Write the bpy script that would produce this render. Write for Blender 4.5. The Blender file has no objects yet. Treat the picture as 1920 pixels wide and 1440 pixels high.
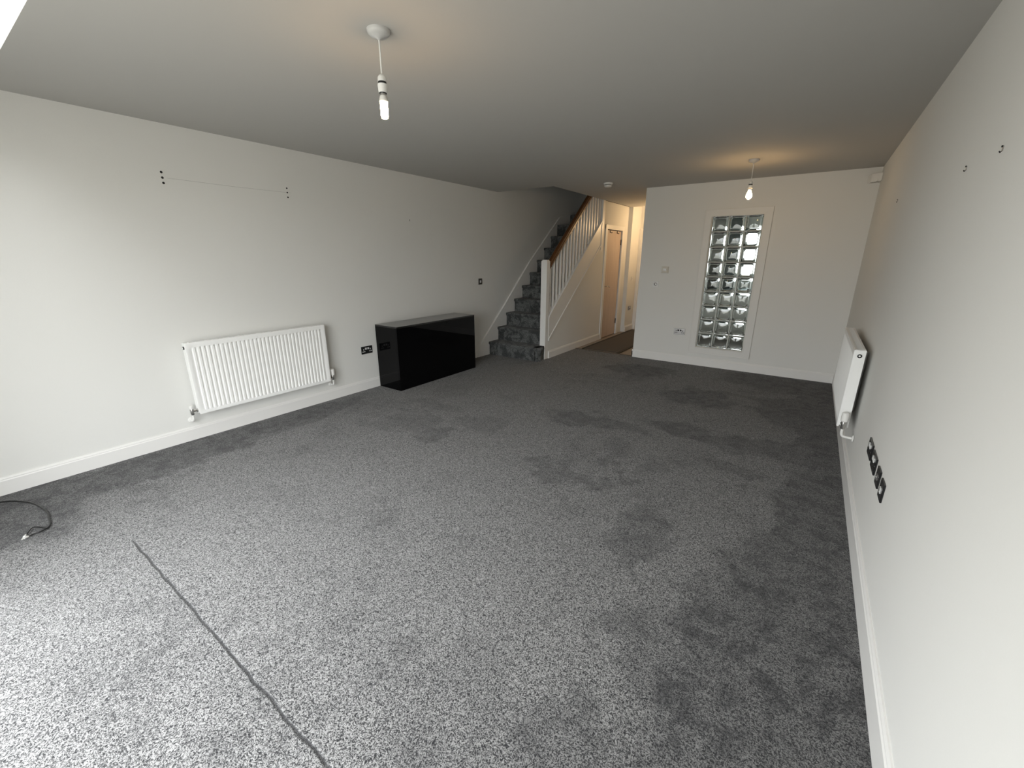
import bpy, bmesh, math, random
from mathutils import Vector, Matrix
random.seed(3)
S = bpy.context.scene
C = S.collection

# ------------------------------------------------------------------ camera, world, light, exposure
YAW, PITCH, ROLL, F, CAM_H = -0.610838804, -0.293303231, 0.001454986, 785.4837, 1.4723
fwd = Vector((math.sin(YAW)*math.cos(PITCH), math.cos(YAW)*math.cos(PITCH), math.sin(PITCH)))
rt0 = Vector((math.cos(YAW), -math.sin(YAW), 0)); up0 = rt0.cross(fwd)
rt = rt0*math.cos(ROLL) + up0*math.sin(ROLL); up = -rt0*math.sin(ROLL) + up0*math.cos(ROLL)
cd = bpy.data.cameras.new('camera'); cam = bpy.data.objects.new('camera', cd); C.objects.link(cam)
m = Matrix((rt, up, -fwd)).transposed().to_4x4(); m.translation = (0, 0, CAM_H); cam.matrix_world = m
cd.sensor_width = 36; cd.lens = F/1920*36; cd.clip_start = 0.02
S.camera = cam

w = bpy.data.worlds.new('overcast_sky'); S.world = w; w.use_nodes = True
bg = w.node_tree.nodes['Background']; bg.inputs[1].default_value = 8.9
# overcast sky: zenith about three times the horizon, dim ground below
wn = w.node_tree.nodes; wl_ = w.node_tree.links
_tc = wn.new('ShaderNodeTexCoord'); _sp = wn.new('ShaderNodeSeparateXYZ'); _cr = wn.new('ShaderNodeValToRGB'); _mr = wn.new('ShaderNodeMapRange')
wl_.new(_tc.outputs['Generated'], _sp.inputs[0]); wl_.new(_sp.outputs[2], _mr.inputs['Value'])
_mr.inputs['From Min'].default_value = -1; _mr.inputs['From Max'].default_value = 1
wl_.new(_mr.outputs[0], _cr.inputs[0]); wl_.new(_cr.outputs[0], bg.inputs[0])
e = _cr.color_ramp.elements; e[0].position = 0.0; e[0].color = (0.24, 0.24, 0.22, 1); e[1].position = 1.0; e[1].color = (1.38, 1.43, 1.46, 1)
q = e.new(0.485); q.color = (0.42, 0.42, 0.39, 1); q = e.new(0.515); q.color = (0.68, 0.70, 0.71, 1); q = e.new(0.75); q.color = (1.22, 1.26, 1.28, 1)
S.view_settings.view_transform = 'Standard'; S.view_settings.look = 'None'
S.view_settings.exposure = 0.20; S.view_settings.gamma = 1; S.view_settings.use_curve_mapping = False

def portal(name, loc, size, rot):
    l = bpy.data.lights.new(name, 'AREA'); l.shape = 'RECTANGLE'; l.size, l.size_y = size
    l.cycles.is_portal = True
    o = bpy.data.objects.new(name, l); C.objects.link(o); o.location = loc; o.rotation_euler = rot
    return o

XL, XR, YF, XE, ZC = -4.058, 0.404, 6.287, -2.117, 2.4
YB = -0.50                      # garden wall behind the camera
PX0, PX1, PZ1 = -2.85, -0.22, 2.08   # patio opening
portal('patio_daylight', ((PX0+PX1)/2, YB-0.04, PZ1/2), (PX1-PX0, PZ1), (math.pi/2, 0, 0))
SX0, SX1, SY0 = -3.45, -2.4, 0.10    # rooflight opening
SY1 = 0.532
portal('rooflight_daylight', ((SX0+SX1)/2, (SY0+SY1)/2, 2.93), (SX1-SX0, SY1-SY0), (0, 0, 0))
portal('kitchen_daylight', (-0.53, 9.66, 1.58), (1.46, 0.96), (-math.pi/2, 0, 0))

# ------------------------------------------------------------------ materials
def mat(name, col, rough=0.5, metal=0.0, spec=0.5, coat=0.0, **k):
    M = bpy.data.materials.new(name); M.use_nodes = True
    b = M.node_tree.nodes['Principled BSDF']
    b.inputs['Base Color'].default_value = (*col, 1); b.inputs['Roughness'].default_value = rough
    b.inputs['Metallic'].default_value = metal; b.inputs['Specular IOR Level'].default_value = spec
    b.inputs['Coat Weight'].default_value = coat
    M['b'] = 0
    return M
def N(M, typ, **k):
    n = M.node_tree.nodes.new(typ)
    for a, v in k.items():
        if a in n.inputs.keys(): n.inputs[a].default_value = v
        else: setattr(n, a, v)
    return n
def L(M, a, b): M.node_tree.links.new(a, b)
def bsdf(M): return M.node_tree.nodes['Principled BSDF']
def math_n(M, op, a, b=None, c=None, clamp=False):
    n = M.node_tree.nodes.new('ShaderNodeMath'); n.operation = op; n.use_clamp = clamp
    for i, v in enumerate((a, b, c)):
        if v is None: continue
        if isinstance(v, (int, float)): n.inputs[i].default_value = v
        else: L(M, v, n.inputs[i])
    return n.outputs[0]
def smooth(M, v, lo, hi):
    n = M.node_tree.nodes.new('ShaderNodeMapRange'); n.interpolation_type = 'SMOOTHSTEP'
    L(M, v, n.inputs['Value']); n.inputs['From Min'].default_value = lo; n.inputs['From Max'].default_value = hi
    return n.outputs['Result']
def noise(M, vec, scale, detail=2.0, rough=0.5, dist=0.0):
    n = M.node_tree.nodes.new('ShaderNodeTexNoise')
    n.inputs['Scale'].default_value = scale; n.inputs['Detail'].default_value = detail
    n.inputs['Roughness'].default_value = rough; n.inputs['Distortion'].default_value = dist
    L(M, vec, n.inputs['Vector']); return n
def rawpos(M):
    return M.node_tree.nodes.new('ShaderNodeNewGeometry').outputs['Position']

def plaster(name, col, rough=0.75, bump=0.02, grain=0.03):
    M = mat(name, col, rough, spec=0.25); p = rawpos(M)
    n1 = noise(M, p, 320, 2); n2 = noise(M, p, 1.3, 3)
    mx = math_n(M, 'ADD', math_n(M, 'MULTIPLY', math_n(M, 'SUBTRACT', n1.outputs[0], 0.5), grain),
                math_n(M, 'MULTIPLY', math_n(M, 'SUBTRACT', n2.outputs[0], 0.5), 0.03))
    f = math_n(M, 'ADD', mx, 1.0)
    v = N(M, 'ShaderNodeVectorMath', operation='SCALE'); v.inputs[0].default_value = col; L(M, f, v.inputs['Scale'])
    L(M, v.outputs[0], bsdf(M).inputs['Base Color'])
    b = N(M, 'ShaderNodeBump', Strength=0.12, Distance=bump*0.05); L(M, n1.outputs[0], b.inputs['Height'])
    L(M, b.outputs[0], bsdf(M).inputs['Normal']); return M

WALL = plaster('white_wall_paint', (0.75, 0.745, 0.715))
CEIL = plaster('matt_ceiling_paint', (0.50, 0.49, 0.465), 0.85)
GLOSS = mat('white_gloss_woodwork', (0.80, 0.79, 0.765), 0.3)
RADW = mat('white_radiator_enamel', (0.90, 0.90, 0.88), 0.28)
PLAST = mat('white_plastic', (0.8, 0.79, 0.76), 0.35)
CHROME = mat('chrome', (0.62, 0.61, 0.59), 0.22, 1.0)
DARKM = mat('black_nickel', (0.035, 0.035, 0.037), 0.16, 0.75)
BLACKP = mat('black_plastic', (0.008, 0.008, 0.008), 0.35)
WHITEP = mat('white_insert', (0.75, 0.75, 0.74), 0.3)
GBLACK = mat('black_high_gloss', (0.0018, 0.0018, 0.0022), 0.03, spec=0.16)
GTOP = mat('black_glass_top', (0.006, 0.006, 0.006), 0.10, spec=0.55, coat=0.25)
HOLE = mat('dark_hole', (0.01, 0.01, 0.01), 0.9)
MARK = mat('pencil_grey', (0.42, 0.42, 0.40), 0.8); PENC = mat('faint_pencil', (0.40, 0.40, 0.38), 0.8)
ROSE = mat('shaded_white_plastic', (0.55, 0.54, 0.52), 0.4)  # white plastic darkened: shade of the backlit ceiling rose put into its colour
METALD = mat('dark_steel_plate', (0.10, 0.095, 0.085), 0.35, 0.6)
METALP = mat('brushed_steel_plate', (0.38, 0.37, 0.36), 0.35, 0.85)

def wood(name, c1, c2, scale=1.0, rough=0.4, axis='z'):
    M = mat(name, c1, rough); tc = N(M, 'ShaderNodeTexCoord'); mp = N(M, 'ShaderNodeMapping')
    L(M, tc.outputs['Object'], mp.inputs['Vector'])
    s = {'z': (30, 30, 2), 'y': (30, 2, 30)}[axis]
    mp.inputs['Scale'].default_value = [q*scale for q in s]
    n = noise(M, mp.outputs[0], 1.0, 4, 0.6, 0.4)
    cr = N(M, 'ShaderNodeValToRGB'); L(M, n.outputs[0], cr.inputs[0])
    cr.color_ramp.elements[0].position = 0.3; cr.color_ramp.elements[1].position = 0.7
    cr.color_ramp.elements[0].color = (*c1, 1); cr.color_ramp.elements[1].color = (*c2, 1)
    L(M, cr.outputs[0], bsdf(M).inputs['Base Color']); return M
OAK = wood('oak_veneer', (0.52, 0.41, 0.33), (0.61, 0.49, 0.40), 1.0, 0.38)
RAILW = wood('varnished_brown_handrail', (0.075, 0.030, 0.010), (0.15, 0.062, 0.020), 1.0, 0.3, 'y')
LAM = wood('taupe_hall_floor', (0.20, 0.165, 0.135), (0.27, 0.225, 0.185), 0.6, 0.4, 'y')

def carpet(name, dark, light, patches=True, strength=1.0):
    M = mat(name, light, 1.0, spec=0.1); p = rawpos(M)
    bsdf(M).inputs['Sheen Weight'].default_value = 0.15
    # tufts: twisted pile, salt and pepper
    wv = noise(M, p, 60, 1)
    wadd = N(M, 'ShaderNodeVectorMath', operation='SCALE'); L(M, wv.outputs['Color'], wadd.inputs[0]); wadd.inputs['Scale'].default_value = 0.012
    pp = N(M, 'ShaderNodeVectorMath', operation='ADD'); L(M, p, pp.inputs[0]); L(M, wadd.outputs[0], pp.inputs[1])
    a = noise(M, pp.outputs[0], 250, 2, 0.65); b_ = noise(M, pp.outputs[0], 110, 2, 0.6)
    tuft = math_n(M, 'ADD', math_n(M, 'MULTIPLY', a.outputs[0], 0.7), math_n(M, 'MULTIPLY', b_.outputs[0], 0.3))
    t = smooth(M, tuft, 0.41, 0.60)
    # brushed pile: patches leaning the other way, with wall shade painted in near the cable
    big = noise(M, p, 1.3, 7, 0.68, 0.6)
    med = noise(M, p, 8.0, 7, 0.72, 0.5)
    if patches:
        wn = noise(M, p, 3.2, 7, 0.68)
        off = N(M, 'ShaderNodeVectorMath', operation='SUBTRACT'); L(M, wn.outputs['Color'], off.inputs[0]); off.inputs[1].default_value = (0.5, 0.5, 0.5)
        sc = N(M, 'ShaderNodeVectorMath', operation='SCALE'); L(M, off.outputs[0], sc.inputs[0]); sc.inputs['Scale'].default_value = 0.75
        q = N(M, 'ShaderNodeVectorMath', operation='ADD'); L(M, p, q.inputs[0]); L(M, sc.outputs[0], q.inputs[1])
        tot = None
        BL = [(-0.02, 1.80, .24, .17, .75), (-0.42, 1.47, .12, .13, .55), (-0.24, 1.33, .18, .08, .6), (-0.02, 1.22, .30, .18, .5),
              (-0.42, 0.86, .16, .20, .6), (0.02, 2.20, .10, .24, .75), (-0.55, 1.95, .12, .22, .6), (-2.49, 2.35, .14, .18, .6), (-2.85, 2.45, .30, .20, .45),
              (-1.75, 5.55, .45, .28, .7), (-0.85, 4.75, .35, .35, .7), (0.0, 4.8, .3, .5, .65), (-1.45, 3.45, .50, .16, .65),
              (-1.22, 2.40, .36, .15, .55), (-3.80, 0.9, .24, .9, .8), (-3.70, 0.15, .52, .30, .85), (-3.85, 1.9, .22, .8, .75), (-3.3, 0.62, .3, .06, .4), (-3.1,2.2,.25,.10,.4),
              (0.30, 2.4, .26, 1.2, .8), (0.25, 1.25, .50, 1.1, .85), (-0.1, 3.7, .45, .20, .6), (-0.65, 3.75, .5, .12, .65), (-0.25, 3.2, .25, .10, .5), (-1.05, 2.75, .10, .06, .6), (-0.9, 2.6, .06, .05, .7), (-0.62, 2.15, .10, .10, .6),
              (0.15, 5.9, .9, .45, .75), (0.3, 4.6, .2, 1.6, .7), (-3.0, 2.9, .35, .12, .35), (-0.30, 0.45, .45, .25, .3), (-3.2, 3.4, .2, .3, .25), (-0.75,0.75,.2,.3,.25), (-1.1,3.0,.12,.2,.4), (-0.75,2.85,.08,.2,.45), (-0.62,2.3,.06,.1,.5), (-1.7,5.2,.15,.3,.4), (-0.6,5.1,.5,.08,.5), (-2.3,2.75,.25,.2,.35), (-0.55,0.6,.25,.12,.45), (-0.15,1.0,.12,.10,.5), (-2.0,0.25,.35,.04,.3), (-1.6,0.15,.3,.05,.3)]
        for (x, y, sx, sy, k) in BL:
            d = N(M, 'ShaderNodeVectorMath', operation='SUBTRACT'); L(M, q.outputs[0], d.inputs[0]); d.inputs[1].default_value = (x, y, 0)
            e = N(M, 'ShaderNodeVectorMath', operation='MULTIPLY'); L(M, d.outputs[0], e.inputs[0]); e.inputs[1].default_value = (1/sx, 1/sy, 0)
            ln = N(M, 'ShaderNodeVectorMath', operation='LENGTH'); L(M, e.outputs[0], ln.inputs[0])
            mk = math_n(M, 'MULTIPLY', math_n(M, 'SUBTRACT', 1.0, smooth(M, ln.outputs['Value'], 0.82, 1.22)), k)
            tot = mk if tot is None else math_n(M, 'MAXIMUM', tot, mk)
        # furniture line pressed in the pile along y=0.40
        sx_ = N(M, 'ShaderNodeSeparateXYZ'); L(M, p, sx_.inputs[0])
        wob = noise(M, p, 9, 2)
        yy = math_n(M, 'ADD', sx_.outputs[1], math_n(M, 'MULTIPLY', math_n(M, 'SUBTRACT', wob.outputs[0], 0.5), 0.018))
        ln = math_n(M, 'SUBTRACT', 1.0, smooth(M, math_n(M, 'ABSOLUTE', math_n(M, 'SUBTRACT', yy, 0.402)), 0.001, 0.0085))
        xm = math_n(M, 'MULTIPLY', smooth(M, sx_.outputs[0], -2.82, -2.74), math_n(M, 'SUBTRACT', 1.0, smooth(M, sx_.outputs[0], -0.98, -0.8)))
        line = math_n(M, 'MULTIPLY', ln, xm)
    bm_ = smooth(M, big.outputs[0], 0.50, 0.66)
    mm_ = smooth(M, med.outputs[0], 0.43, 0.62)
    base = math_n(M, 'MULTIPLY', math_n(M, 'MULTIPLY', bm_, math_n(M, 'ADD', math_n(M, 'MULTIPLY', mm_, 0.8), 0.2)), 0.46*strength)
    if patches:
        rag = math_n(M, 'ADD', math_n(M, 'MULTIPLY', mm_, 0.50), 0.52)
        lay = math_n(M, 'MAXIMUM', base, math_n(M, 'MULTIPLY', tot, rag))
    else:
        lay = math_n(M, 'MULTIPLY', math_n(M, 'ADD', math_n(M, 'MULTIPLY', smooth(M, noise(M, p, 9, 4, 0.65, 0.6).outputs[0], 0.42, 0.58), 0.65), 0.25), 1.0)
    t2 = math_n(M, 'MULTIPLY', t, math_n(M, 'SUBTRACT', 1.0, math_n(M, 'MULTIPLY', lay, 0.88)))
    if patches: t2 = math_n(M, 'MULTIPLY', t2, math_n(M, 'SUBTRACT', 1.0, math_n(M, 'MULTIPLY', line, 0.85)))
    mix = N(M, 'ShaderNodeMix', data_type='RGBA')
    L(M, t2, mix.inputs[0]); mix.inputs[6].default_value = (*dark, 1); mix.inputs[7].default_value = (*light, 1)
    L(M, mix.outputs[2], bsdf(M).inputs['Base Color'])
    h = math_n(M, 'SUBTRACT', tuft, math_n(M, 'MULTIPLY', line, 0.7)) if patches else tuft
    b = N(M, 'ShaderNodeBump', Strength=0.8, Distance=0.008); L(M, h, b.inputs['Height'])
    L(M, b.outputs[0], bsdf(M).inputs['Normal']); return M
CARPET = carpet('grey_twist_carpet', (0.020, 0.020, 0.022), (0.315, 0.311, 0.306))
SCARPET = carpet('grey_stair_carpet', (0.022, 0.024, 0.025), (0.30, 0.31, 0.30), False)
MATM = mat('dark_ribbed_mat', (0.085, 0.078, 0.072), 0.9)
MATB = mat('black_mat_edging', (0.008, 0.007, 0.006), 0.7)

def emis(name, col, s):
    M = mat(name, col, 0.4); b = bsdf(M)
    b.inputs['Emission Color'].default_value = (*col, 1); b.inputs['Emission Strength'].default_value = s; return M
WARM = (1.0, 0.60, 0.26)
BULB = emis('lit_warm_bulb', (1.0, 0.63, 0.28), 95)

GLASS = mat('clear_glass_block', (0.90, 0.96, 0.93), 0.0, spec=0.03)
bsdf(GLASS).inputs['Transmission Weight'].default_value = 1.0; bsdf(GLASS).inputs['IOR'].default_value = 1.5

# ------------------------------------------------------------------ mesh helpers
def bx(bm, x0, x1, y0, y1, z0, z1, bev=0.0):
    r = bmesh.ops.create_cube(bm, size=1.0)
    vs = r['verts']
    for v in vs:
        v.co = Vector(((x0+x1)/2 + v.co.x*(x1-x0), (y0+y1)/2 + v.co.y*(y1-y0), (z0+z1)/2 + v.co.z*(z1-z0)))
    if bev:
        es = list({e for v in vs for e in v.link_edges})
        bmesh.ops.bevel(bm, geom=es, offset=bev, segments=2, profile=0.5, affect='EDGES')
def lathe(bm, prof, origin=(0, 0, 0), axis=(0, 0, 1), seg=24):
    ax = Vector(axis).normalized(); rotm = Vector((0, 0, 1)).rotation_difference(ax).to_matrix(); o = Vector(origin)
    rings = []
    for r, z in prof:
        rings.append([bm.verts.new(o + rotm @ Vector((r*math.cos(2*math.pi*i/seg), r*math.sin(2*math.pi*i/seg), z))) for i in range(seg)])
    for a, b in zip(rings, rings[1:]):
        for i in range(seg):
            bm.faces.new((a[i], a[(i+1) % seg], b[(i+1) % seg], b[i]))
    bm.faces.new(rings[0][::-1]); bm.faces.new(rings[-1])
def tube(bm, pts, r, seg=10):
    pts = [Vector(p) for p in pts]; rings = []
    prev = None
    for i, p in enumerate(pts):
        t = (pts[min(i+1, len(pts)-1)] - pts[max(i-1, 0)]).normalized()
        if prev is None:
            n = t.orthogonal().normalized()
        else:
            n = (prev - t*prev.dot(t)).normalized()
        prev = n; b = t.cross(n)
        rings.append([bm.verts.new(p + (n*math.cos(2*math.pi*k/seg) + b*math.sin(2*math.pi*k/seg))*r) for k in range(seg)])
    for a, b in zip(rings, rings[1:]):
        for i in range(seg):
            bm.faces.new((a[i], a[(i+1) % seg], b[(i+1) % seg], b[i]))
    bm.faces.new(rings[0][::-1]); bm.faces.new(rings[-1])
def prism_x(bm, prof, x0, x1):     # profile in (y,z)
    a = [bm.verts.new((x0, y, z)) for y, z in prof]; b = [bm.verts.new((x1, y, z)) for y, z in prof]
    n = len(prof); bm.faces.new(a); bm.faces.new(b[::-1])
    for i in range(n): bm.faces.new((a[i], b[i], b[(i+1) % n], a[(i+1) % n]))
def prism_y(bm, prof, y0, y1):     # profile in (x,z)
    a = [bm.verts.new((x, y0, z)) for x, z in prof]; b = [bm.verts.new((x, y1, z)) for x, z in prof]
    n = len(prof); bm.faces.new(a); bm.faces.new(b[::-1])
    for i in range(n): bm.faces.new((a[i], b[i], b[(i+1) % n], a[(i+1) % n]))
def prism_z(bm, prof, z0, z1):
    a = [bm.verts.new((x, y, z0)) for x, y in prof]; b = [bm.verts.new((x, y, z1)) for x, y in prof]
    n = len(prof); bm.faces.new(a); bm.faces.new(b[::-1])
    for i in range(n): bm.faces.new((a[i], b[i], b[(i+1) % n], a[(i+1) % n]))
def spline(pts, n=8):
    out = []; P = [Vector(p) for p in pts]; P = [P[0]*2-P[1]] + P + [P[-1]*2-P[-2]]
    for i in range(1, len(P)-2):
        for k in range(n):
            t = k/n; a, b, c, d = P[i-1], P[i], P[i+1], P[i+2]
            out.append(0.5*((2*b) + (c-a)*t + (2*a-5*b+4*c-d)*t*t + (3*b-a-3*c+d)*t*t*t))
    out.append(P[-2]); return out
def obj(name, bm, m, parent=None, sm=False):
    bmesh.ops.recalc_face_normals(bm, faces=bm.faces)
    me = bpy.data.meshes.new(name); 
    if parent is not None:
        off = Vector(parent.location)
        pp = parent.parent
        while pp: off += Vector(pp.location); pp = pp.parent
        for v in bm.verts: v.co -= off
    bm.to_mesh(me); bm.free()
    me.materials.append(m)
    if sm:
        for p in me.polygons: p.use_smooth = True
        try: me.set_sharp_from_angle(angle=math.radians(35))
        except Exception: pass
    o = bpy.data.objects.new(name, me); C.objects.link(o); o.parent = parent; return o
def thing(name, label, cat, loc, group=None):
    o = bpy.data.objects.new(name, None); C.objects.link(o); o.location = loc; o.empty_display_size = 0.05
    o['label'] = label; o['category'] = cat
    if group: o['group'] = group
    return o
def tag(o, label, cat, group=None):
    o['label'] = label; o['category'] = cat
    if group: o['group'] = group
    return o
def struct(name, bm, m, sm=False, label=None):
    o = obj(name, bm, m, None, sm); o['kind'] = 'structure'
    if label: o['label'] = label
    return o
def nb(): return bmesh.new()
def B(name, m, parent, *a, bev=0.0, sm=False, label=None):
    bm = nb(); bx(bm, *a, bev=bev); o = obj(name, bm, m, parent, sm)
    if label: o['label'] = label
    return o

# ------------------------------------------------------------------ setting
bm = nb(); bx(bm, XL-0.1, XR+0.1, YB-0.1, 6.33, -0.12, 0); struct('floor', bm, CARPET, label='grey twist-pile carpet with brushed patches')
bm = nb(); bx(bm, XL-0.1, -2.0, 6.33, 9.2, -0.12, -0.002); struct('floor_hall', bm, LAM)
bm = nb(); bx(bm, -2.0, XR+0.1, 6.33, 9.8, -0.12, -0.002); struct('floor_kitchen', bm, mat('dark_kitchen_floor', (0.10, 0.085, 0.075), 0.4))

bm = nb(); bx(bm, XL-0.1, XL, YB-0.1, 8.5, 0, 4.8); wl = struct('wall_left', bm, WALL)
bm = nb(); bx(bm, XR, XR+0.1, YB-0.1, 9.8, 0, 2.7); struct('wall_right', bm, WALL)
# partition wall with the glass-block opening
WX0, WX1, WZ0, WZ1 = -1.222, -0.628, 0.262, 1.996
bm = nb(); T = 0.10
bx(bm, XE, WX0, YF, YF+T, 0, ZC); bx(bm, WX1, XR, YF, YF+T, 0, ZC)
bx(bm, WX0, WX1, YF, YF+T, 0, WZ0); bx(bm, WX0, WX1, YF, YF+T, WZ1, ZC); struct('wall_far', bm, WALL)
bm = nb(); bx(bm, XE, XE+0.1, YF+T, 9.0, 0, ZC); struct('wall_hall_right', bm, WALL)
# garden wall behind the camera
bm = nb(); bx(bm, XL, PX0, YB-0.1, YB, 0, 3.0); bx(bm, PX1, XR, YB-0.1, YB, 0, 3.0); bx(bm, PX0, PX1, YB-0.1, YB, PZ1, 3.0)
struct('wall_back', bm, WALL)
bm = nb()
for x in (PX0, (PX0+PX1)/2-0.03, PX1-0.06): bx(bm, x, x+0.06, YB-0.08, YB-0.03, 0, PZ1)
bx(bm, PX0, PX1, YB-0.075, YB-0.035, PZ1-0.06, PZ1-.001); bx(bm, PX0, PX1, YB-0.075, YB-0.035, 0.001, 0.05)
struct('door_3', bm, GLOSS)
# ceiling with stairwell and rooflight openings
OX = -3.11; OY = 5.42; OY1 = 8.40
bm = nb()
bx(bm, XL, XR, SY1, OY, ZC, 2.66)
bx(bm, OX, XR, OY, 8.40, ZC, 2.66)
bx(bm, XE, XR, 8.40, 9.8, ZC, 2.66)
bx(bm, XL, SX0, SY0, SY1, ZC, 2.9); bx(bm, SX1, XR, SY0, SY1, ZC, 2.9); bx(bm, XL, XR, YB-0.1, SY0, ZC, 2.9)
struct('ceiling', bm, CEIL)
bm = nb(); bx(bm, SX0-0.02, SX1+0.02, SY1, SY1+0.05, 2.66, 2.9); struct('trim_1', bm, GLOSS)
bm = nb(); bx(bm, XL, XE, 8.40, 9.1, 2.7, 2.8); struct('ceiling_porch', bm, CEIL)
# understair / hall-left wall (x = -3.13)
HX = -3.13; WT = 0.05
def string_top(y): return 0.592 + 0.835*(y-5.39)
def string_bot(y): return 0.270 + 0.81*(y-5.39)
DY0, DY1, DZ = 7.385, 8.10, 1.955
bm = nb()
prism_x(bm, [(5.41, 0), (7.22, 0), (7.22, string_bot(7.22)+0.02), (5.41, string_bot(5.41)+0.02)], HX-WT, HX)
bx(bm, HX-WT, HX, 7.22, DY0, 0, ZC); bx(bm, HX-WT, HX, DY1, 8.40, 0, ZC); bx(bm, HX-WT, HX, DY0, DY1, DZ, ZC)
struct('wall_understair', bm, WALL)
NX = -3.055
bm = nb(); bx(bm, HX-WT, NX, 8.40, 9.0, 0, 2.7); struct('wall_hall_left', bm, WALL)
# stairwell: end wall, upper enclosure
bm = nb(); bx(bm, XL, HX-WT, 8.40, 8.5, 0, 4.8); struct('wall_stairwell_end', bm, WALL)
bm = nb(); bx(bm, OX, OX+0.1, OY, 7.22, 2.66, 4.8); bx(bm, -1.9, -1.8, 7.22, 8.5, 2.66, 4.8)
bx(bm, OX+0.1, -1.8, 7.12, 7.22, 2.66, 4.8); bx(bm, HX-WT, -1.8, 8.40, 8.5, 2.66, 4.8); bx(bm, XL, OX+.1, OY-0.1, OY, 2.66, 4.8)
struct('wall_landing', bm, WALL)
bm = nb(); bx(bm, XL-0.1, -1.8, OY-0.1, 8.5, 4.8, 4.9); struct('ceiling_landing', bm, CEIL)
# hall end wall + entrance door
bm = nb(); bx(bm, NX, NX+0.02, 8.9, 9.0, 0, 2.7); bx(bm, NX+.02, XE, 8.9, 9.0, 2.03, 2.7); bx(bm, -2.15, XE, 8.9, 9.0, 0, 2.03); struct('wall_hall_end', bm, WALL)
bm = nb(); bx(bm, NX+0.02, -2.15, 8.92, 8.97, 0, 2.03)
d2 = struct('door_2', bm, GLOSS, label='white entrance door at the end of the hall')
B('door_frame', GLOSS, d2, NX, NX+0.06, 8.86, 8.92, 0, 2.03, bev=.004)
B('door_panel', mat('door_brown_band', (0.30, 0.16, 0.08), 0.5), d2, NX+0.08, -2.4, 8.905, 8.92, 1.86, 1.98)  # brown band across the top of the door
bm = nb(); tube(bm, [(NX+.09, 8.92, 0.985), (NX+.09, 8.86, 0.985), (NX+0.20, 8.86, 0.985)], 0.009); obj('door_handle', bm, DARKM, d2, True)
# kitchen shell beyond the glass blocks
bm = nb(); KY = 9.6
kx0, kx1, kz0, kz1 = -1.26, 0.20, 1.10, 2.06
bx(bm, XE+0.1, kx0, KY, KY+0.1, 0, ZC); bx(bm, kx1, XR, KY, KY+0.1, 0, ZC)
bx(bm, kx0, kx1, KY, KY+0.1, 0, kz0); bx(bm, kx0, kx1, KY, KY+0.1, kz1, ZC); bx(bm, XE, XE+0.1, 9.0, 9.7, 0, ZC)
struct('wall_kitchen', bm, WALL)
bm = nb()
bx(bm, kx0, kx1, KY-0.01, KY+0.05, kz0, kz0+0.05); bx(bm, kx0, kx1, KY-0.01, KY+0.05, kz1-0.05, kz1)
for x in (kx0, -0.80, kx1-0.05): bx(bm, x, x+0.05, KY-0.01, KY+0.05, kz0+0.05, kz1-0.05)
struct('window_2', bm, GLOSS, label='bright kitchen window behind the glass blocks')

# skirting boards
def sk_prof(h=0.115, t=0.015): return [(0, 0), (t, 0), (t, h-0.022), (t-0.004, h-0.016), (t-0.004, h-0.010), (t-0.009, h), (0, h)]
bm = nb(); prism_y(bm, [(XL+a, z) for a, z in sk_prof()], YB, 4.90); struct('baseboard_left', bm, GLOSS)
bm = nb(); prism_y(bm, [(XR-a, z) for a, z in sk_prof(0.13)], YB, YF); struct('baseboard_right', bm, GLOSS)
bm = nb(); prism_x(bm, [(YF-a, z) for a, z in sk_prof()], XE-0.015, XR-0.015)
bx(bm, XE-0.015, XE, YF-0.015, YF+0.3, 0, 0.10); struct('baseboard_far', bm, GLOSS)
bm = nb(); prism_y(bm, [(HX+a, z) for a, z in sk_prof()], 5.425, 7.285); struct('baseboard_stair', bm, GLOSS)
bm = nb(); prism_y(bm, [(NX+a, z) for a, z in sk_prof(0.12)], 8.41, 8.86); struct('baseboard_hall', bm, GLOSS)

# glass-block window
win = bpy.data.objects.new('window_1', None); C.objects.link(win); win['kind'] = 'structure'
win['label'] = 'tall narrow glass block window, three blocks wide and nine high, in a white frame'; win.location = ((WX0+WX1)/2, YF, WZ0)
bm = nb()
ox0, ox1, oz0, oz1 = -1.312, -0.538, 0.172, 2.070
for (a, b, c, d) in ((ox0, WX0, oz0, oz1), (WX1, ox1, oz0, oz1)): bx(bm, a, b, YF-0.016, YF, c, d)
bx(bm, WX0, WX1, YF-0.016, YF, oz0, WZ0); bx(bm, WX0, WX1, YF-0.016, YF, WZ1, oz1)
# raised outer bead and inner bead of the architrave
for (t0, t1) in ((0.0, 0.012), (0.074, 0.088)):
    bx(bm, ox0+t0, ox0+t1, YF-0.022, YF-0.014, oz0+t0, oz1-t0); bx(bm, ox1-t1, ox1-t0, YF-0.022, YF-0.014, oz0+t0, oz1-t0)
    bx(bm, ox0+t1, ox1-t1, YF-0.022, YF-0.014, oz1-t1, oz1-t0); bx(bm, ox0+t1, ox1-t1, YF-0.022, YF-0.014, oz0+t0, oz0+t1)
obj('window_frame', bm, mat('satin_window_frame', (0.73, 0.72, 0.69), 0.5), win)
pw = (WX1-WX0-0.016)/3; ph = (WZ1-WZ0-0.016)/9
bm = nb(); yb0, yb1 = YF+0.012, YF+0.092
bx(bm, WX0, WX0+0.008, yb0-.004, yb1, WZ0, WZ1); bx(bm, WX1-0.008, WX1, yb0-.004, yb1, WZ0, WZ1)
bx(bm, WX0+.008, WX1-.008, yb0-.004, yb1, WZ0, WZ0+0.008); bx(bm, WX0+.008, WX1-.008, yb0-.004, yb1, WZ1-0.008, WZ1)
for i in (1, 2): bx(bm, WX0+0.008+pw*i-0.003, WX0+0.008+pw*i+0.003, yb0+0.012, yb1-0.012, WZ0, WZ1)
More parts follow.
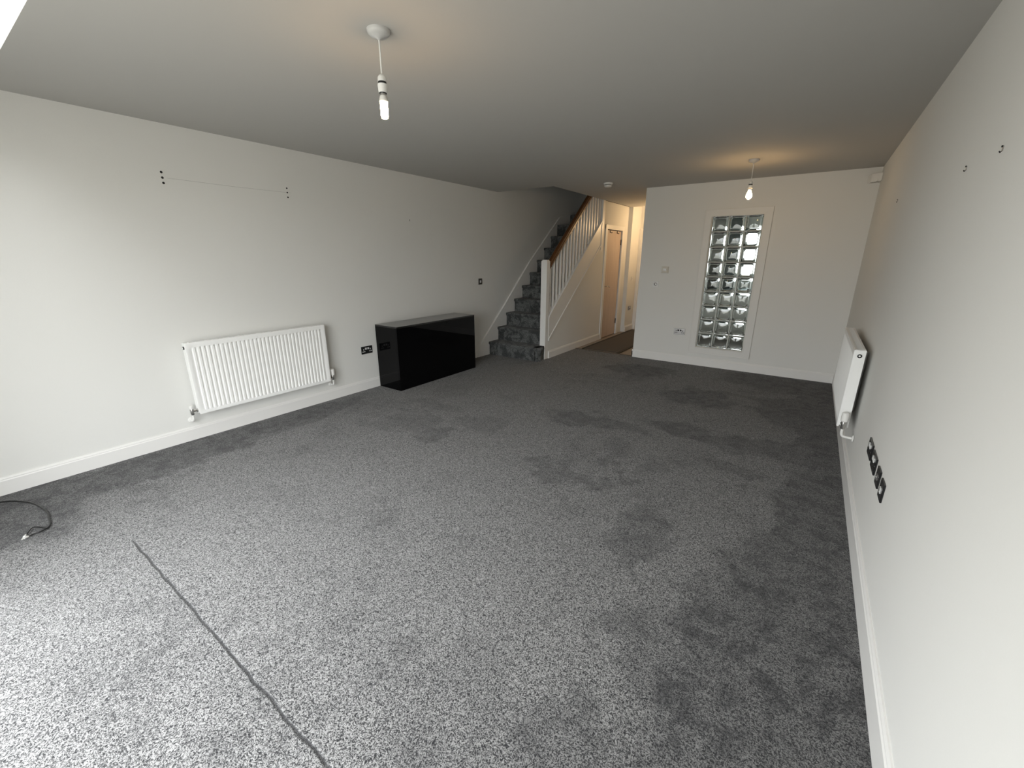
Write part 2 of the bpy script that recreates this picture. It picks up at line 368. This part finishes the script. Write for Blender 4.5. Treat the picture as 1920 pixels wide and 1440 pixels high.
for j in range(1, 9): bx(bm, WX0, WX1, yb0+0.013, yb1-0.013, WZ0+0.008+ph*j-0.003, WZ0+0.008+ph*j+0.003)
obj('mortar', bm, mat('pale_grey_mortar', (0.66, 0.65, 0.60), 0.6), win)
def block_mesh():
    bm = nb(); W = pw-0.006; H = ph-0.006; D = (yb1-yb0)/2
    def face(sgn):
        rows = []
        for (s, y) in ((1.0, D-0.010), (0.94, D), (0.86, D-0.001), (0.77, D-0.0075), (0.72, D-0.0098), (0.70, D-0.0101), (0.69, D-0.0101), (0.60, D-0.0101), (0.50, D-0.0101), (0.38, D-0.0101), (0.26, D-0.0101), (0.13, D-0.0101)):
            k = 6; ring = []
            for q in range(4*k):
                e, t = divmod(q, k); t = t/k*2-1
                px, pz = [(t, -1), (1, t), (-t, 1), (-1, -t)][e]
                rr = 1.0 if s > 0.8 else 0.97
                # round the corners progressively
                ln = (abs(px)**8+abs(pz)**8)**(1/8); f = 1/ln if s < 0.9 else 1
                ring.append(bm.verts.new((px*f*s*W/2, sgn*y - (0.0055*(1-(s/0.7)**2) if s < 0.7 else 0), pz*f*s*H/2)))
            rows.append(ring)
        for a, b in zip(rows, rows[1:]):
            for i in range(len(a)):
                bm.faces.new((a[i], a[(i+1) % len(a)], b[(i+1) % len(a)], b[i]))
        bm.faces.new(rows[-1]); return rows[0]
    a = face(-1); b = face(1)
    for i in range(len(a)): bm.faces.new((a[i], a[(i+1) % len(a)], b[(i+1) % len(a)], b[i]))
    return bm
first = None
for j in range(9):
    for i in range(3):
        cx = WX0+0.008+pw*(i+0.5); cz = WZ0+0.008+ph*(j+0.5)
        if first is None:
            bm = block_mesh(); bmesh.ops.recalc_face_normals(bm, faces=bm.faces)
            me = bpy.data.meshes.new('glass_block'); bm.to_mesh(me); bm.free(); me.materials.append(GLASS)
            for p in me.polygons: p.use_smooth = True
            try: me.set_sharp_from_angle(angle=math.radians(50))
            except Exception: pass
            o = first = bpy.data.objects.new('glass_block', me)
        else: o = first.copy()
        C.objects.link(o); o.parent = win
        o.location = Vector((cx, (yb0+yb1)/2, cz)) - win.location

# understair door
d1 = bpy.data.objects.new('door_1', None); C.objects.link(d1); d1['kind'] = 'structure'; d1.location = (HX, (DY0+DY1)/2, 0)
d1['label'] = 'oak veneer cupboard door in the hall beside the stairs'
B('door_leaf', OAK, d1, HX-0.05, HX-0.012, DY0+0.012, DY1-0.012, 0.006, DZ-0.012, bev=.002)
bm = nb()
bx(bm, HX, HX+0.016, DY0-0.085, DY0+0.002, 0, DZ+0.075, bev=.003); bx(bm, HX, HX+0.016, DY1-0.002, DY1+0.085, 0, DZ+0.075, bev=.003)
bx(bm, HX, HX+0.0165, DY0-0.085, DY1+0.085, DZ-0.002, DZ+0.075, bev=.003)
obj('door_frame', bm, GLOSS, d1)
bm = nb(); hy = DY0+0.055
lathe(bm, [(0.025, 0), (0.025, 0.006), (0.008, 0.010), (0.008, 0.045)], (HX-0.012, hy, 0.965), (1, 0, 0), 16)
tube(bm, spline([(HX+0.033, hy-0.005, 0.966), (HX+0.040, hy+0.03, 0.972), (HX+0.038, hy+0.08, 0.965), (HX+0.034, hy+0.125, 0.945)], 5), 0.0095)
obj('door_handle', bm, CHROME, d1, True)
for z in (1.75, 0.26):
    B('hinge', DARKM, d1, HX-0.014, HX-0.002, DY1-0.020, DY1-0.002, z-0.05, z+0.05)
for y in (DY0+0.17, DY0+0.50):
    bm = nb(); bx(bm, HX-0.012, HX-0.006, y-0.012, y+0.012, DZ-0.055, DZ-0.012)
    tube(bm, spline([(HX-0.007, y, DZ-0.045), (HX+0.02, y, DZ-0.060), (HX+0.028, y, DZ-0.040)], 4), 0.005)
    obj('coat_hook', bm, DARKM, d1, True)

# ------------------------------------------------------------------ staircase
RISE = 0.2045; GO = 0.2315; N0 = 5.115; SXL = XL+0.028; SXR = HX-WT-0.002
st = thing('staircase', 'grey carpeted staircase with white spindles and a brown handrail rising along the left wall', 'staircase', (-3.6, 5.2, 0))
def step_prof(n, z0, z1, back):
    return [(n+0.022, z0), (n+0.022, z1-0.050), (n+0.010, z1-0.044), (n+0.001, z1-0.030), (n, z1-0.016), (n+0.006, z1-0.004), (n+0.018, z1),
            (back, z1), (back, z0)]
for i in range(10):
    n = N0+GO*i; z1 = RISE*(i+1)
    bm = nb(); prism_x(bm, step_prof(n, max(0, z1-RISE-0.03) if i else 0.0, z1, n+GO+0.03), SXL, SXR-(0 if i==0 else 0.0))
    if i == 0:
        # bottom step wraps in front of the newel post
        prism_x(bm, [(y, z) for y, z in step_prof(n, 0, z1, 5.322)], SXR-.01, HX-0.012)
        lathe(bm, [(0.055, 0), (0.055, z1-0.05), (0.075, z1-0.035), (0.078, z1-0.015), (0.068, z1)], (HX-0.04, n+0.09, 0), (0, 0, 1), 20)
    obj('step', bm, SCARPET, st, True)
# winders turning right around the upper post
PV = (HX-0.02, 7.20); LEFT = SXL; yend = 8.395
def ray(deg, r=3.0): return (PV[0]-math.cos(math.radians(deg))*0.001, PV[1])
def winder(poly, z0, z1):
    bm = nb(); prism_z(bm, poly, z0, z1); obj('step', bm, SCARPET, st)
y30 = PV[1]+(PV[0]-LEFT)*math.tan(math.radians(30)); x60 = PV[0]-(yend-PV[1])/math.tan(math.radians(60))
z = RISE*10
winder([(PV[0]-0.05, PV[1]-0.0), (LEFT, PV[1]-0.0), (LEFT, y30+0.03), (PV[0]-0.05, PV[1]+0.06)], z-0.22, z+0.0)
winder([(PV[0]-0.05, PV[1]+.02), (LEFT, y30-0.02), (LEFT, yend), (x60, yend), (PV[0]-0.04, PV[1]+.08)], z-0.02, z+RISE)
winder([(PV[0]-0.05, PV[1]+.04), (x60-0.02, yend), (HX-.06, yend), (HX-.06, PV[1]+.04)], z+RISE-0.02, z+RISE*2)
# wall string
zs = lambda y: 0.685+0.885*(y-5.5)
bm = nb(); prism_x(bm, [(4.86, 0), (4.86, 0.105), (5.02, 0.275), (5.524, 0.712), (6.287, 1.400), (7.041, 1.985), (7.30, 2.185), (7.767, 2.300), (8.39, 2.39), (8.39, 2.1), (7.4, 1.8), (5.35, 0)], XL, XL+0.026)
obj('wall_string', bm, GLOSS, st)
# outer string with capping and lower moulding
SX = HX-0.048
bm = nb(); y0, y1 = 5.415, 7.14
prism_x(bm, [(y0, string_bot(y0)), (y1, string_bot(y1)), (y1, string_top(y1)), (y0, string_top(y0))], SX, HX+0.006)
obj('outer_string', bm, GLOSS, st)
bm = nb(); prism_x(bm, [(y0, string_bot(y0)-0.018), (y1, string_bot(y1)-0.018), (y1, string_bot(y1)+0.014), (y0, string_bot(y0)+0.014)], HX-0.002, HX+0.016)
obj('moulding', bm, GLOSS, st)
bm = nb(); prism_x(bm, [(y0, string_top(y0)-0.004), (y1, string_top(y1)-0.004), (y1, string_top(y1)+0.024), (y0, string_top(y0)+0.024)], SX-0.008, HX+0.012)
obj('capping', bm, GLOSS, st)
# newel posts
bm = nb(); bx(bm, HX-0.092, HX+0.001, 5.325, 5.418, 0, 1.425, bev=.003); bx(bm, HX-0.084, HX-0.007, 5.333, 5.410, 1.42, 1.442, bev=.006)
obj('newel_post', bm, GLOSS, st)
bm = nb(); bx(bm, HX-0.088, HX+0.016, 7.125, 7.215, 1.60, 3.6, bev=.004); bx(bm, HX-0.075, HX+0.004, 7.135, 7.205, 1.575, 1.605, bev=.006)
obj('newel_post', bm, GLOSS, st)
# handrail
def rail_top(y): return 1.372+0.845*(y-5.38)
bm = nb()
pr = [(-0.030, -0.075), (-0.030, -0.045), (-0.022, -0.040), (-0.032, -0.028), (-0.030, -0.010), (-0.016, 0.0), (0.016, 0.0), (0.030, -0.010), (0.032, -0.028), (0.022, -0.040), (0.030, -0.045), (0.030, -0.075)]
cxr = HX-0.030
ya, yz = 5.415, 7.13
A = [bm.verts.new((cxr+a, ya, rail_top(ya)+b*1.25)) for a, b in pr]; Z = [bm.verts.new((cxr+a, yz, rail_top(yz)+b*1.25)) for a, b in pr]
bm.faces.new(A); bm.faces.new(Z[::-1])
for i in range(len(pr)): bm.faces.new((A[i], Z[i], Z[(i+1) % len(pr)], A[(i+1) % len(pr)]))
obj('handrail', bm, RAILW, st)
# balusters
bal = None; NB = 17
for k in range(NB):
    y = 5.475 + k*(7.09-5.475)/(NB-1); zb = string_top(y)+0.012; zt = rail_top(y)-0.088
    bm = nb(); bx(bm, cxr-0.016, cxr+0.016, y-0.016, y+0.016, zb, zt, bev=.002); obj('baluster', bm, GLOSS, st)

# ------------------------------------------------------------------ radiators
def radiator(name, label, length, height, depth, wallx, sgn, y0, z0, gap, trv_far):
    """panel radiator: face towards sgn*x, near end at y0"""
    t = thing(name, label, 'radiator', (wallx+sgn*(gap+depth/2), y0+length/2, z0))
    xb = wallx+sgn*gap; xf = xb+sgn*depth
    # front panel with pressed vertical channels
    pitch = 1/30.0; n = int((length-0.05)/pitch); mar = (length-n*pitch)/2
    def panel(xo, s):
        bm = nb(); ys = [0.0, mar*0.6]; dep = [0.0, 0.0]
        for i in range(n):
            b = mar+i*pitch
            ys += [b+0.0005, b+0.006, b+0.019, b+0.0245]; dep += [-0.0105, 0.0, 0.0, -0.0105]
        ys += [length-mar*0.6, length]; dep += [0.0, 0.0]
        zz = [0, 0.028, 0.045, height-0.050, height-0.034, height]
        grid = []
        for zi, zv in enumerate(zz):
            f = 0 if zi in (0, 1, 4, 5) else 1
            grid.append([bm.verts.new((xo+s*dep[j]*f, y0+ys[j], z0+zv)) for j in range(len(ys))])
        for r in range(len(zz)-1):
            for j in range(len(ys)-1):
                bm.faces.new((grid[r][j], grid[r][j+1], grid[r+1][j+1], grid[r+1][j]))
        bm2 = bm
        # rim and back sheet
        th = 0.013
        back = [bm.verts.new((xo-s*th, y0+yy, z0+zv)) for yy, zv in ((0, 0), (length, 0), (length, height), (0, height))]
        bm.faces.new(back)
        bm.faces.new([*grid[0]] + [back[1], back[0]]); bm.faces.new([*grid[-1]] + [back[2], back[3]])
        bm.faces.new([g[0] for g in grid] + [back[3], back[0]]); bm.faces.new([g[-1] for g in grid] + [back[2], back[1]])
        o = obj('panel', bm, RADW, t, True); return o
    panel(xf, sgn)
    panel(xb+sgn*0.001, -sgn)
    xs = sorted((xb, xf))
    for yy in (y0-0.004, y0+length):
        B('side_cover', RADW, t, xs[0]+0.002, xs[1]-0.002, yy, yy+0.004, z0+0.012, z0+height+0.002, bev=.001)
    # top grille
    bm = nb(); zt = z0+height
    bx(bm, xs[0]+0.004, xs[0]+0.016, y0, y0+length, zt-0.002, zt+0.005); bx(bm, xs[1]-0.016, xs[1]-0.004, y0, y0+length, zt-0.002, zt+0.005)
    k = 0
    while k*0.025 < length-0.02:
        bx(bm, xs[0]+0.012, xs[1]-0.012, y0+0.004+k*0.025, y0+0.017+k*0.025, zt-0.001, zt+0.004); k += 1
    obj('top_grille', bm, RADW, t)
    xm = (xb+xf)/2
    wf = wallx+sgn*0.004
    # brackets to the wall
    for yy in (y0+length*0.25, y0+length*0.75):
        wx = sorted((wf, xb+sgn*0.004)); B('bracket', RADW, t, wx[0], wx[1], yy-0.015, yy+0.015, z0+0.05, z0+height-0.05)
    # end plugs (bleed)
    for e, yy in ((-1, y0), (1, y0+length)):
        bm = nb(); lathe(bm, [(0.013, 0), (0.013, 0.006), (0.008, 0.007)], (xm, yy+e*0.004, zt-0.035), (0, e, 0), 14)
        bp = obj('bleed_plug', bm, DARKM, t, True)
        bm = nb(); lathe(bm, [(0.006, 0.0068), (0.006, 0.0085)], (xm, yy+e*0.004, zt-0.035), (0, e, 0), 12); obj('plug_centre', bm, RADW, bp, True)
    # valves
    for e, yy, trv in ((-1, y0, not trv_far), (1, y0+length, trv_far)):
        yv = yy+e*0.045; zv = z0+0.030
        v = nb(); tube(v, [(xm, yy, zv), (xm, yv, zv)], 0.010); lathe(v, [(0.016, 0), (0.016, 0.012)], (xm, yy+e*0.003, zv), (0, e, 0), 12)
        lathe(v, [(0.012, -0.030), (0.014, -0.020), (0.014, 0.018), (0.012, 0.026)], (xm, yv, zv), (0, 0, 1), 14)
        vo = obj('valve', v, CHROME, t, True)
        c = nb()
        if trv: lathe(c, [(0.014, 0.02), (0.021, 0.028), (0.022, 0.060), (0.020, 0.085), (0.012, 0.090)], (xm, yv, zv), (0, 0, 1), 18)
        else: lathe(c, [(0.012, 0.018), (0.014, 0.022), (0.012, 0.050), (0.006, 0.053)], (xm, yv, zv), (0, 0, 1), 14)
        o = obj('valve_cap', c, PLAST, vo, True)
        pbm = nb(); tube(pbm, spline([(xm, yv, zv-0.028), (xm, yv, zv-0.060), (xm-sgn*0.006, yv, zv-0.078), (xm-sgn*0.025, yv, zv-0.086), (wf, yv, zv-0.087)], 5), 0.0085)
        obj('pipe', pbm, PLAST, t, True)
        r = nb(); lathe(r, [(0.024, 0), (0.022, 0.006), (0.010, 0.010)], (wf, yv, zv-0.087), (sgn, 0, 0), 16); obj('pipe_collar', r, PLAST, t, True)
    return t
radiator('radiator', 'white ribbed panel radiator below the screw holes on the left wall', 1.178, 0.585, 0.062, XL, 1, 1.178, 0.232, 0.038, True)
radiator('radiator', 'white panel radiator seen end-on against the right wall', 1.15, 0.540, 0.066, XR, -1, 3.545, 0.345, 0.040, False)

# ------------------------------------------------------------------ cabinet
cab = thing('media_cabinet', 'low glossy black cabinet standing on the carpet against the left wall', 'cabinet', (-3.855, 3.69, 0))
cx0, cx1, cy0, cy1, ch = XL+0.018, -3.672, 3.025, 4.355, 0.735
B('side_panel', GBLACK, cab, cx0, cx1-0.018, cy0, cy0+0.018, 0, ch-0.018, bev=.001)
B('side_panel', GBLACK, cab, cx0, cx1-0.018, cy1-0.018, cy1, 0, ch-0.018, bev=.001)
B('back_panel', GBLACK, cab, cx0, cx0+0.01, cy0+0.018, cy1-0.018, 0.01, ch-0.018)
B('bottom_panel', GBLACK, cab, cx0+0.01, cx1-0.018, cy0+0.018, cy1-0.018, 0.01, 0.03)
B('front_panel', GBLACK, cab, cx1-0.018, cx1, cy0, cy1, 0, ch-0.018, bev=.001)
B('top_panel', GTOP, cab, cx0, cx1, cy0, cy1, ch-0.018, ch, bev=.001, label='smoked glass top panel')

# ------------------------------------------------------------------ pendants
def pendant(label, x, y, zh, stick, cat='pendant light'):
    t = thing('pendant_light', label, cat, (x, y, ZC), 'bare bulb pendants hanging from the ceiling' if False else None)
    bm = nb(); lathe(bm, [(0.048, ZC), (0.048, ZC-0.008), (0.045, ZC-0.014), (0.036, ZC-0.022), (0.012, ZC-0.030), (0.006, ZC-0.036)], (x, y, 0), (0, 0, 1), 32)
    obj('ceiling_rose', bm, ROSE, t, True)
    bm = nb(); tube(bm, [(x, y, ZC-0.03), (x+0.0008, y, (ZC+zh)/2), (x, y, zh)], 0.0032, 8); obj('cord', bm, PLAST, t, True)
    bm = nb(); lathe(bm, [(0.005, zh+0.008), (0.013, zh+0.002), (0.0185, zh-0.006), (0.0195, zh-0.022)], (x, y, 0), (0, 0, 1), 24)
    lathe(bm, [(0.0205, zh-0.031), (0.021, zh-0.036), (0.019, zh-0.062), (0.0185, zh-0.064)], (x, y, 0), (0, 0, 1), 24)
    h = obj('lamp_holder', bm, PLAST, t, True)
    bm = nb(); lathe(bm, [(0.0178, zh-0.021), (0.0185, zh-0.032)], (x, y, 0), (0, 0, 1), 24)
    obj('holder_ring', bm, BLACKP, h, True)
    bm = nb(); lathe(bm, [(0.0165, zh-0.063), (0.0165, zh-0.067)], (x, y, 0), (0, 0, 1), 24)
    obj('holder_ring', bm, BLACKP, h, True)
    zb = zh-0.066
    bm = nb(); lathe(bm, [(0.0125, zb+0.002), (0.0125, zb-0.010)], (x, y, 0), (0, 0, 1), 20); obj('bulb_cap', bm, CHROME, t, True)
    if stick:
        bm = nb(); lathe(bm, [(0.0125, zb-0.008), (0.016, zb-0.014), (0.0195, zb-0.030), (0.0175, zb-0.033)], (x, y, 0), (0, 0, 1), 24); obj('bulb_base', bm, PLAST, t, True)
        zb -= 0.032
        prof = [(0.0160, zb), (0.0165, zb-0.004), (0.0165, zb-0.056), (0.014, zb-0.063), (0.008, zb-0.067), (0.001, zb-0.068)]
    else:
        prof = [(0.0125, zb-0.008), (0.014, zb-0.020), (0.019, zb-0.034), (0.025, zb-0.048), (0.028, zb-0.062), (0.026, zb-0.077), (0.018, zb-0.089), (0.008, zb-0.095), (0.001, zb-0.096)]
    bm = nb(); lathe(bm, prof, (x, y, 0), (0, 0, 1), 28); b = obj('bulb', bm, BULB, t, True)
    b['label'] = 'glowing warm white bulb'
    return t
pendant('bare stick bulb hanging nearest the camera, above the middle of the carpet', -1.700, 1.43, 2.232, True)
pendant('bare round bulb hanging in front of the glass block window', -0.680, 5.13, 2.200, False)
# lamp of the hall, round the corner
hl = bpy.data.lights.new('hall_lamp', 'POINT'); hl.energy = 12.5; hl.color = (1.0, 0.66, 0.34); hl.shadow_soft_size = 0.04
ho = bpy.data.objects.new('hall_lamp', hl); C.objects.link(ho); ho.location = (-2.32, 8.48, 2.10)

# ------------------------------------------------------------------ smoke alarm, sensor
t = thing('smoke_alarm', 'round white smoke alarm on the ceiling near the top of the stairs', 'smoke alarm', (-2.40, 5.60, ZC))
bm = nb(); lathe(bm, [(0.056, ZC), (0.056, ZC-0.016), (0.050, ZC-0.020)], (-2.40, 5.60, 0)); obj('base', bm, PLAST, t, True)
bm = nb(); lathe(bm, [(0.040, ZC-0.020), (0.040, ZC-0.027)], (-2.40, 5.60, 0)); obj('vent', bm, BLACKP, t, True)
bm = nb(); lathe(bm, [(0.047, ZC-0.027), (0.048, ZC-0.040), (0.038, ZC-0.048)], (-2.40, 5.60, 0)); obj('cover', bm, PLAST, t, True)
t = thing('motion_sensor', 'small white motion sensor high in the far right corner', 'sensor', (XR-0.05, 6.2, 2.28))
bm = nb(); prism_z(bm, [(XR-0.001, 6.14), (XR-0.001, 6.285), (XR-0.11, 6.285), (XR-0.085, 6.20)], 2.245, 2.325); bmesh.ops.bevel(bm, geom=bm.edges[:], offset=.004, segments=2, affect='EDGES'); obj('housing', bm, PLAST, t)
bm = nb(); prism_z(bm, [(XR-0.030, 6.160), (XR-0.085, 6.220), (XR-0.078, 6.226), (XR-0.022, 6.168)], 2.24, 2.27); obj('lens', bm, MARK, t)

# ------------------------------------------------------------------ wall plates
def plate(name, label, cat, axis, wv, sgn, u, z, wd, ht, pm, im, kind, th=0.008, group=None):
    """axis 'x': plate on wall x=wv facing sgn, u = y; axis 'y': plate on wall y=wv"""
    def bb(bm, u0, u1, z0, z1, d0, d1, bev=0.0):
        a, b = sorted((wv+sgn*d0, wv+sgn*d1))
        if axis == 'x': bx(bm, a, b, u+min(u0*1, u1), u+max(u0, u1), z+z0, z+z1, bev=bev)
        else: bx(bm, u+min(u0, u1), u+max(u0, u1), a, b, z+z0, z+z1, bev=bev)
    loc = (wv, u, z) if axis == 'x' else (u, wv, z)
    t = thing(name, label, cat, loc, group)
    bm = nb(); bb(bm, -wd/2, wd/2, -ht/2, ht/2, 0, th, .002); obj('faceplate', bm, pm, t)
    if kind == 'double_socket':
        for s in (-1, 1):
            bm = nb(); bb(bm, s*0.016-0.011, s*0.016+0.011, 0.006, 0.028, th, th+0.004, .001); obj('rocker_switch', bm, im, t)
            bm = nb(); bb(bm, s*0.045-0.004, s*0.045+0.004, 0.000, 0.016, th, th+0.0015)
            bb(bm, s*0.045-0.019, s*0.045-0.003, -0.020, -0.012, th, th+0.0015); bb(bm, s*0.045+0.003, s*0.045+0.019, -0.020, -0.012, th, th+0.0015)
            obj('pin_holes', bm, im if pm is BLACKP else HOLE, t)
    elif kind == 'switch':
        bm = nb(); bb(bm, -0.014, 0.014, -0.017, 0.017, th, th+0.005, .001); obj('rocker_switch', bm, im, t)
    elif kind == 'outlet':
        bm = nb(); bb(bm, -0.012, 0.012, -0.014, 0.014, th, th+0.003, .001); o = obj('outlet_insert', bm, im, t)
        bm = nb()
        ax = (sgn, 0, 0) if axis == 'x' else (0, sgn, 0); l0 = Vector(loc); l0 += Vector(ax)*(th+0.003)
        lathe(bm, [(0.005, 0), (0.005, 0.004)], l0, ax, 12); obj('connector', bm, CHROME, o)
    elif kind == 'thermostat':
        bm = nb(); bb(bm, -wd*.36, wd*.36, -ht*.34, ht*.34, th, th+0.012, .003); obj('cover', bm, pm, t)
        bm = nb(); bb(bm, -wd*.2, wd*.2, -ht*.10, ht*.2, th+0.012, th+0.014); obj('display', bm, im, t)
    elif kind == 'dial':
        bm = nb(); ax = (sgn, 0, 0) if axis == 'x' else (0, sgn, 0); lathe(bm, [(0.022, 0), (0.020, 0.010), (0.016, 0.012)], Vector(loc)+Vector(ax)*th, ax, 20); obj('dial', bm, im, t, True)
    for s in (-1, 1):
        bm = nb(); k = wd/2-0.012
        ax = (sgn, 0, 0) if axis == 'x' else (0, sgn, 0); l0 = Vector(loc)+Vector(ax)*th; l0[1 if axis == 'x' else 0] += s*k
        lathe(bm, [(0.003, 0), (0.0028, 0.001)], l0, ax, 10); obj('screw', bm, CHROME, t)
    return t
plate('wall_socket', 'black double socket on the left wall between the radiator and the black cabinet', 'socket', 'x', XL, 1, 2.896, 0.459, 0.146, 0.086, BLACKP, WHITEP, 'double_socket')
plate('light_switch', 'dark metal light switch on the left wall above the black cabinet', 'light switch', 'x', XL, 1, 4.965, 1.130, 0.080, 0.086, METALD, WHITEP, 'switch')
plate('wall_socket', 'steel double socket low on the far wall beside the glass blocks', 'socket', 'y', YF, -1, -1.462, 0.457, 0.150, 0.086, METALP, DARKM, 'double_socket')
plate('thermostat', 'small white square thermostat on the far wall, higher of the two plates', 'thermostat', 'y', YF, -1, -1.752, 1.307, 0.095, 0.090, mat('aged_plastic', (0.60, 0.57, 0.50), 0.4), METALP, 'thermostat', 0.02)
plate('light_switch', 'white wall plate with a grey dial at the left end of the far wall', 'light switch', 'y', YF, -1, -1.868, 1.107, 0.086, 0.082, WHITEP, METALP, 'dial')
GR = None
plate('wall_socket', 'dark metal double socket on the right wall, nearest the radiator', 'socket', 'x', XR, -1, 2.788, 0.491, 0.143, 0.086, DARKM, WHITEP, 'double_socket')
plate('wall_socket', 'dark metal double socket, second from the radiator in the row of four plates', 'socket', 'x', XR, -1, 2.604, 0.489, 0.143, 0.086, DARKM, WHITEP, 'double_socket')
plate('aerial_outlet', 'dark single outlet plate, third from the radiator in the row of four', 'socket', 'x', XR, -1, 2.421, 0.489, 0.086, 0.086, DARKM, METALP, 'outlet')
plate('phone_outlet', 'dark single outlet plate, last of the row and nearest the camera', 'socket', 'x', XR, -1, 2.282, 0.488, 0.086, 0.086, DARKM, WHITEP, 'outlet')
plate('light_switch', 'white switch on the lit hall wall', 'light switch', 'x', NX, 1, 8.62, 1.06, 0.086, 0.086, PLAST, WHITEP, 'switch')
plate('wall_socket', 'pale double socket low on the lit hall wall', 'socket', 'x', NX, 1, 8.60, 0.47, 0.140, 0.086, METALP, WHITEP, 'double_socket')

# ------------------------------------------------------------------ holes, hooks and marks
def hole(label, axis_x, sgn, y, z, r=0.010, name='screw_hole', mt=HOLE, th=0.0016, group=None, st_=1.0):
    bm = nb(); lathe(bm, [(r, 0), (r*0.9, th)], (axis_x, y, z), (sgn, 0, 0), 12); tag(obj(name, bm, mt), label, 'screw hole' if name == 'screw_hole' else 'hook', group)
hp = [('top', 2.069), ('middle', 2.032), ('bottom', 1.996)]
for w_, z_ in hp: hole(f'dark screw hole on the left wall, {w_} of the left-hand three', XL, 1, 1.301, z_, 0.0085)
for w_, z_ in [('top', 2.071), ('middle', 2.035), ('bottom', 1.995)]: hole(f'small dark screw hole on the left wall, {w_} of the right-hand three', XL, 1, 2.227, z_, 0.007)
bm = nb(); tube(bm, [(XL+0.0003, 1.33, 2.033), (XL+0.0003, 1.80, 2.030), (XL+0.0003, 2.26, 2.035)], 0.0009, 6); obj('pencil_line', bm, PENC, wl)
def hook(label, x, sgn, y, z):
    t = thing('picture_hook', label, 'hook', (x, y, z))
    bm = nb(); bx(bm, min(x, x+sgn*0.002), max(x, x+sgn*0.002), y-0.004, y+0.004, z-0.006, z+0.009); obj('hook_plate', bm, METALP, t)
    bm = nb(); tube(bm, spline([(x+sgn*0.002, y, z-0.005), (x+sgn*0.005, y, z-0.009), (x+sgn*0.007, y, z-0.004)], 4), 0.0014, 6)
    lathe(bm, [(0.003, 0), (0.003, 0.003)], (x+sgn*0.002, y, z+0.008), (sgn, 0, 0), 8); obj('nail', bm, HOLE, t)
hook('tiny picture hook on the left wall above the black cabinet', XL, 1, 3.668, 1.892)
hook('tiny picture hook on the right wall, farthest from the camera', XR, -1, 4.335, 1.872)
hook('tiny picture hook on the right wall, middle of the three', XR, -1, 2.434, 1.798)
hook('tiny picture hook on the right wall, nearest the camera', XR, -1, 2.024, 1.790)

# ------------------------------------------------------------------ cable on the carpet
t = thing('aerial_cable', 'black cable with two silver plugs lying on the carpet by the left wall', 'cable', (-3.4, 0.13, 0))
pts = spline([(-4.03, -0.10, .006), (-3.932, 0.041, .006), (-3.868, 0.101, .006), (-3.752, 0.154, .007), (-3.60, 0.183, .007), (-3.50, 0.188, .007), (-3.424, 0.181, .007), (-3.345, 0.172, .007), (-3.305, 0.155, .008)], 8)
bm = nb(); tube(bm, pts, 0.0045, 8); obj('cable', bm, BLACKP, t, True)
for P in ([(-3.305, 0.155, .008), (-3.292, 0.128, .009), (-3.293, 0.105, .008), (-3.285, 0.082, .008)],
          [(-3.305, 0.155, .008), (-3.345, 0.128, .016), (-3.362, 0.108, .016), (-3.335, 0.088, .010), (-3.313, 0.076, .008)]):
    q = spline(P, 6); bm = nb(); tube(bm, q, 0.0032, 8); o = obj('lead', bm, BLACKP, t, True)
    e = q[-1]; d = (q[-1]-q[-2]).normalized(); bm = nb(); lathe(bm, [(0.004, -0.002), (0.0065, 0.002), (0.0065, 0.018), (0.0045, 0.020), (0.0045, 0.028)], e, d, 12)
    obj('plug', bm, mat('bright_silver', (0.85, 0.85, 0.83), 0.2, 0.6), o, True)

# ------------------------------------------------------------------ hall mat
t = thing('hall_runner_mat', 'long dark brown runner mat with black edging on the hall floor', 'mat', (-2.69, 7.5, 0))
B('mat_field', MATM, t, -2.98, -2.40, 6.40, 8.66, 0.0, 0.008, label='dark brown centre')
bm = nb(); bx(bm, -3.02, -2.975, 6.36, 8.70, 0, 0.010, .003); bx(bm, -2.405, -2.36, 6.36, 8.70, 0, 0.010, .003); bx(bm, -2.975, -2.405, 8.66, 8.70, 0, 0.010, .003)
obj('mat_edging', bm, MATB, t)
bm = nb(); bx(bm, HX+.005, XE-.02, 6.315, 6.345, 0, 0.006, .002); struct('trim_2', bm, mat('door_bar', (0.10, 0.085, 0.07), 0.4, 0.5))

# ------------------------------------------------------------------ kitchen behind the glass
PALE = mat('pale_grey_unit', (0.80, 0.79, 0.76), 0.4); TEAL = mat('dark_teal_unit', (0.07, 0.10, 0.10), 0.35); GRN = mat('dark_green_unit', (0.020, 0.030, 0.018), 0.5)
t = thing('kitchen_base_units', 'pale low kitchen units seen blurred through the glass blocks', 'cabinet', (-1.0, 9.3, 0))
B('carcass', PALE, t, -1.98, 0.30, 9.05, 9.58, 0.0, 0.86)
for k in range(4): B('cabinet_door', PALE, t, -1.97+k*0.565, -1.97+k*0.565+0.555, 9.03, 9.05, 0.12, 0.84, bev=.004)
t = thing('worktop', 'dark worktop on the pale units behind the glass blocks', 'worktop', (-1.0, 9.3, 0.86))
B('slab', TEAL, t, -1.99, 0.30, 9.01, 9.58, 0.86, 0.90, bev=.004)
t = thing('tall_unit', 'dark tall unit beside the bright window behind the glass blocks', 'cabinet', (-1.42, 9.4, 0.9))
B('carcass', TEAL, t, -1.54, -1.285, 9.30, 9.58, 0.90, 2.30, bev=.004); B('cabinet_door', TEAL, t, -1.535, -1.29, 9.28, 9.30, 0.92, 2.28, bev=.003)
t = thing('kitchen_appliance', 'dark green box on the worktop seen through the left-hand glass blocks', 'appliance', (-1.76, 9.35, 0.9))
B('body', GRN, t, -1.97, -1.56, 9.20, 9.55, 0.90, 1.32, bev=.02); B('appliance_door', GRN, t, -1.94, -1.60, 9.185, 9.20, 0.93, 1.29, bev=.004)
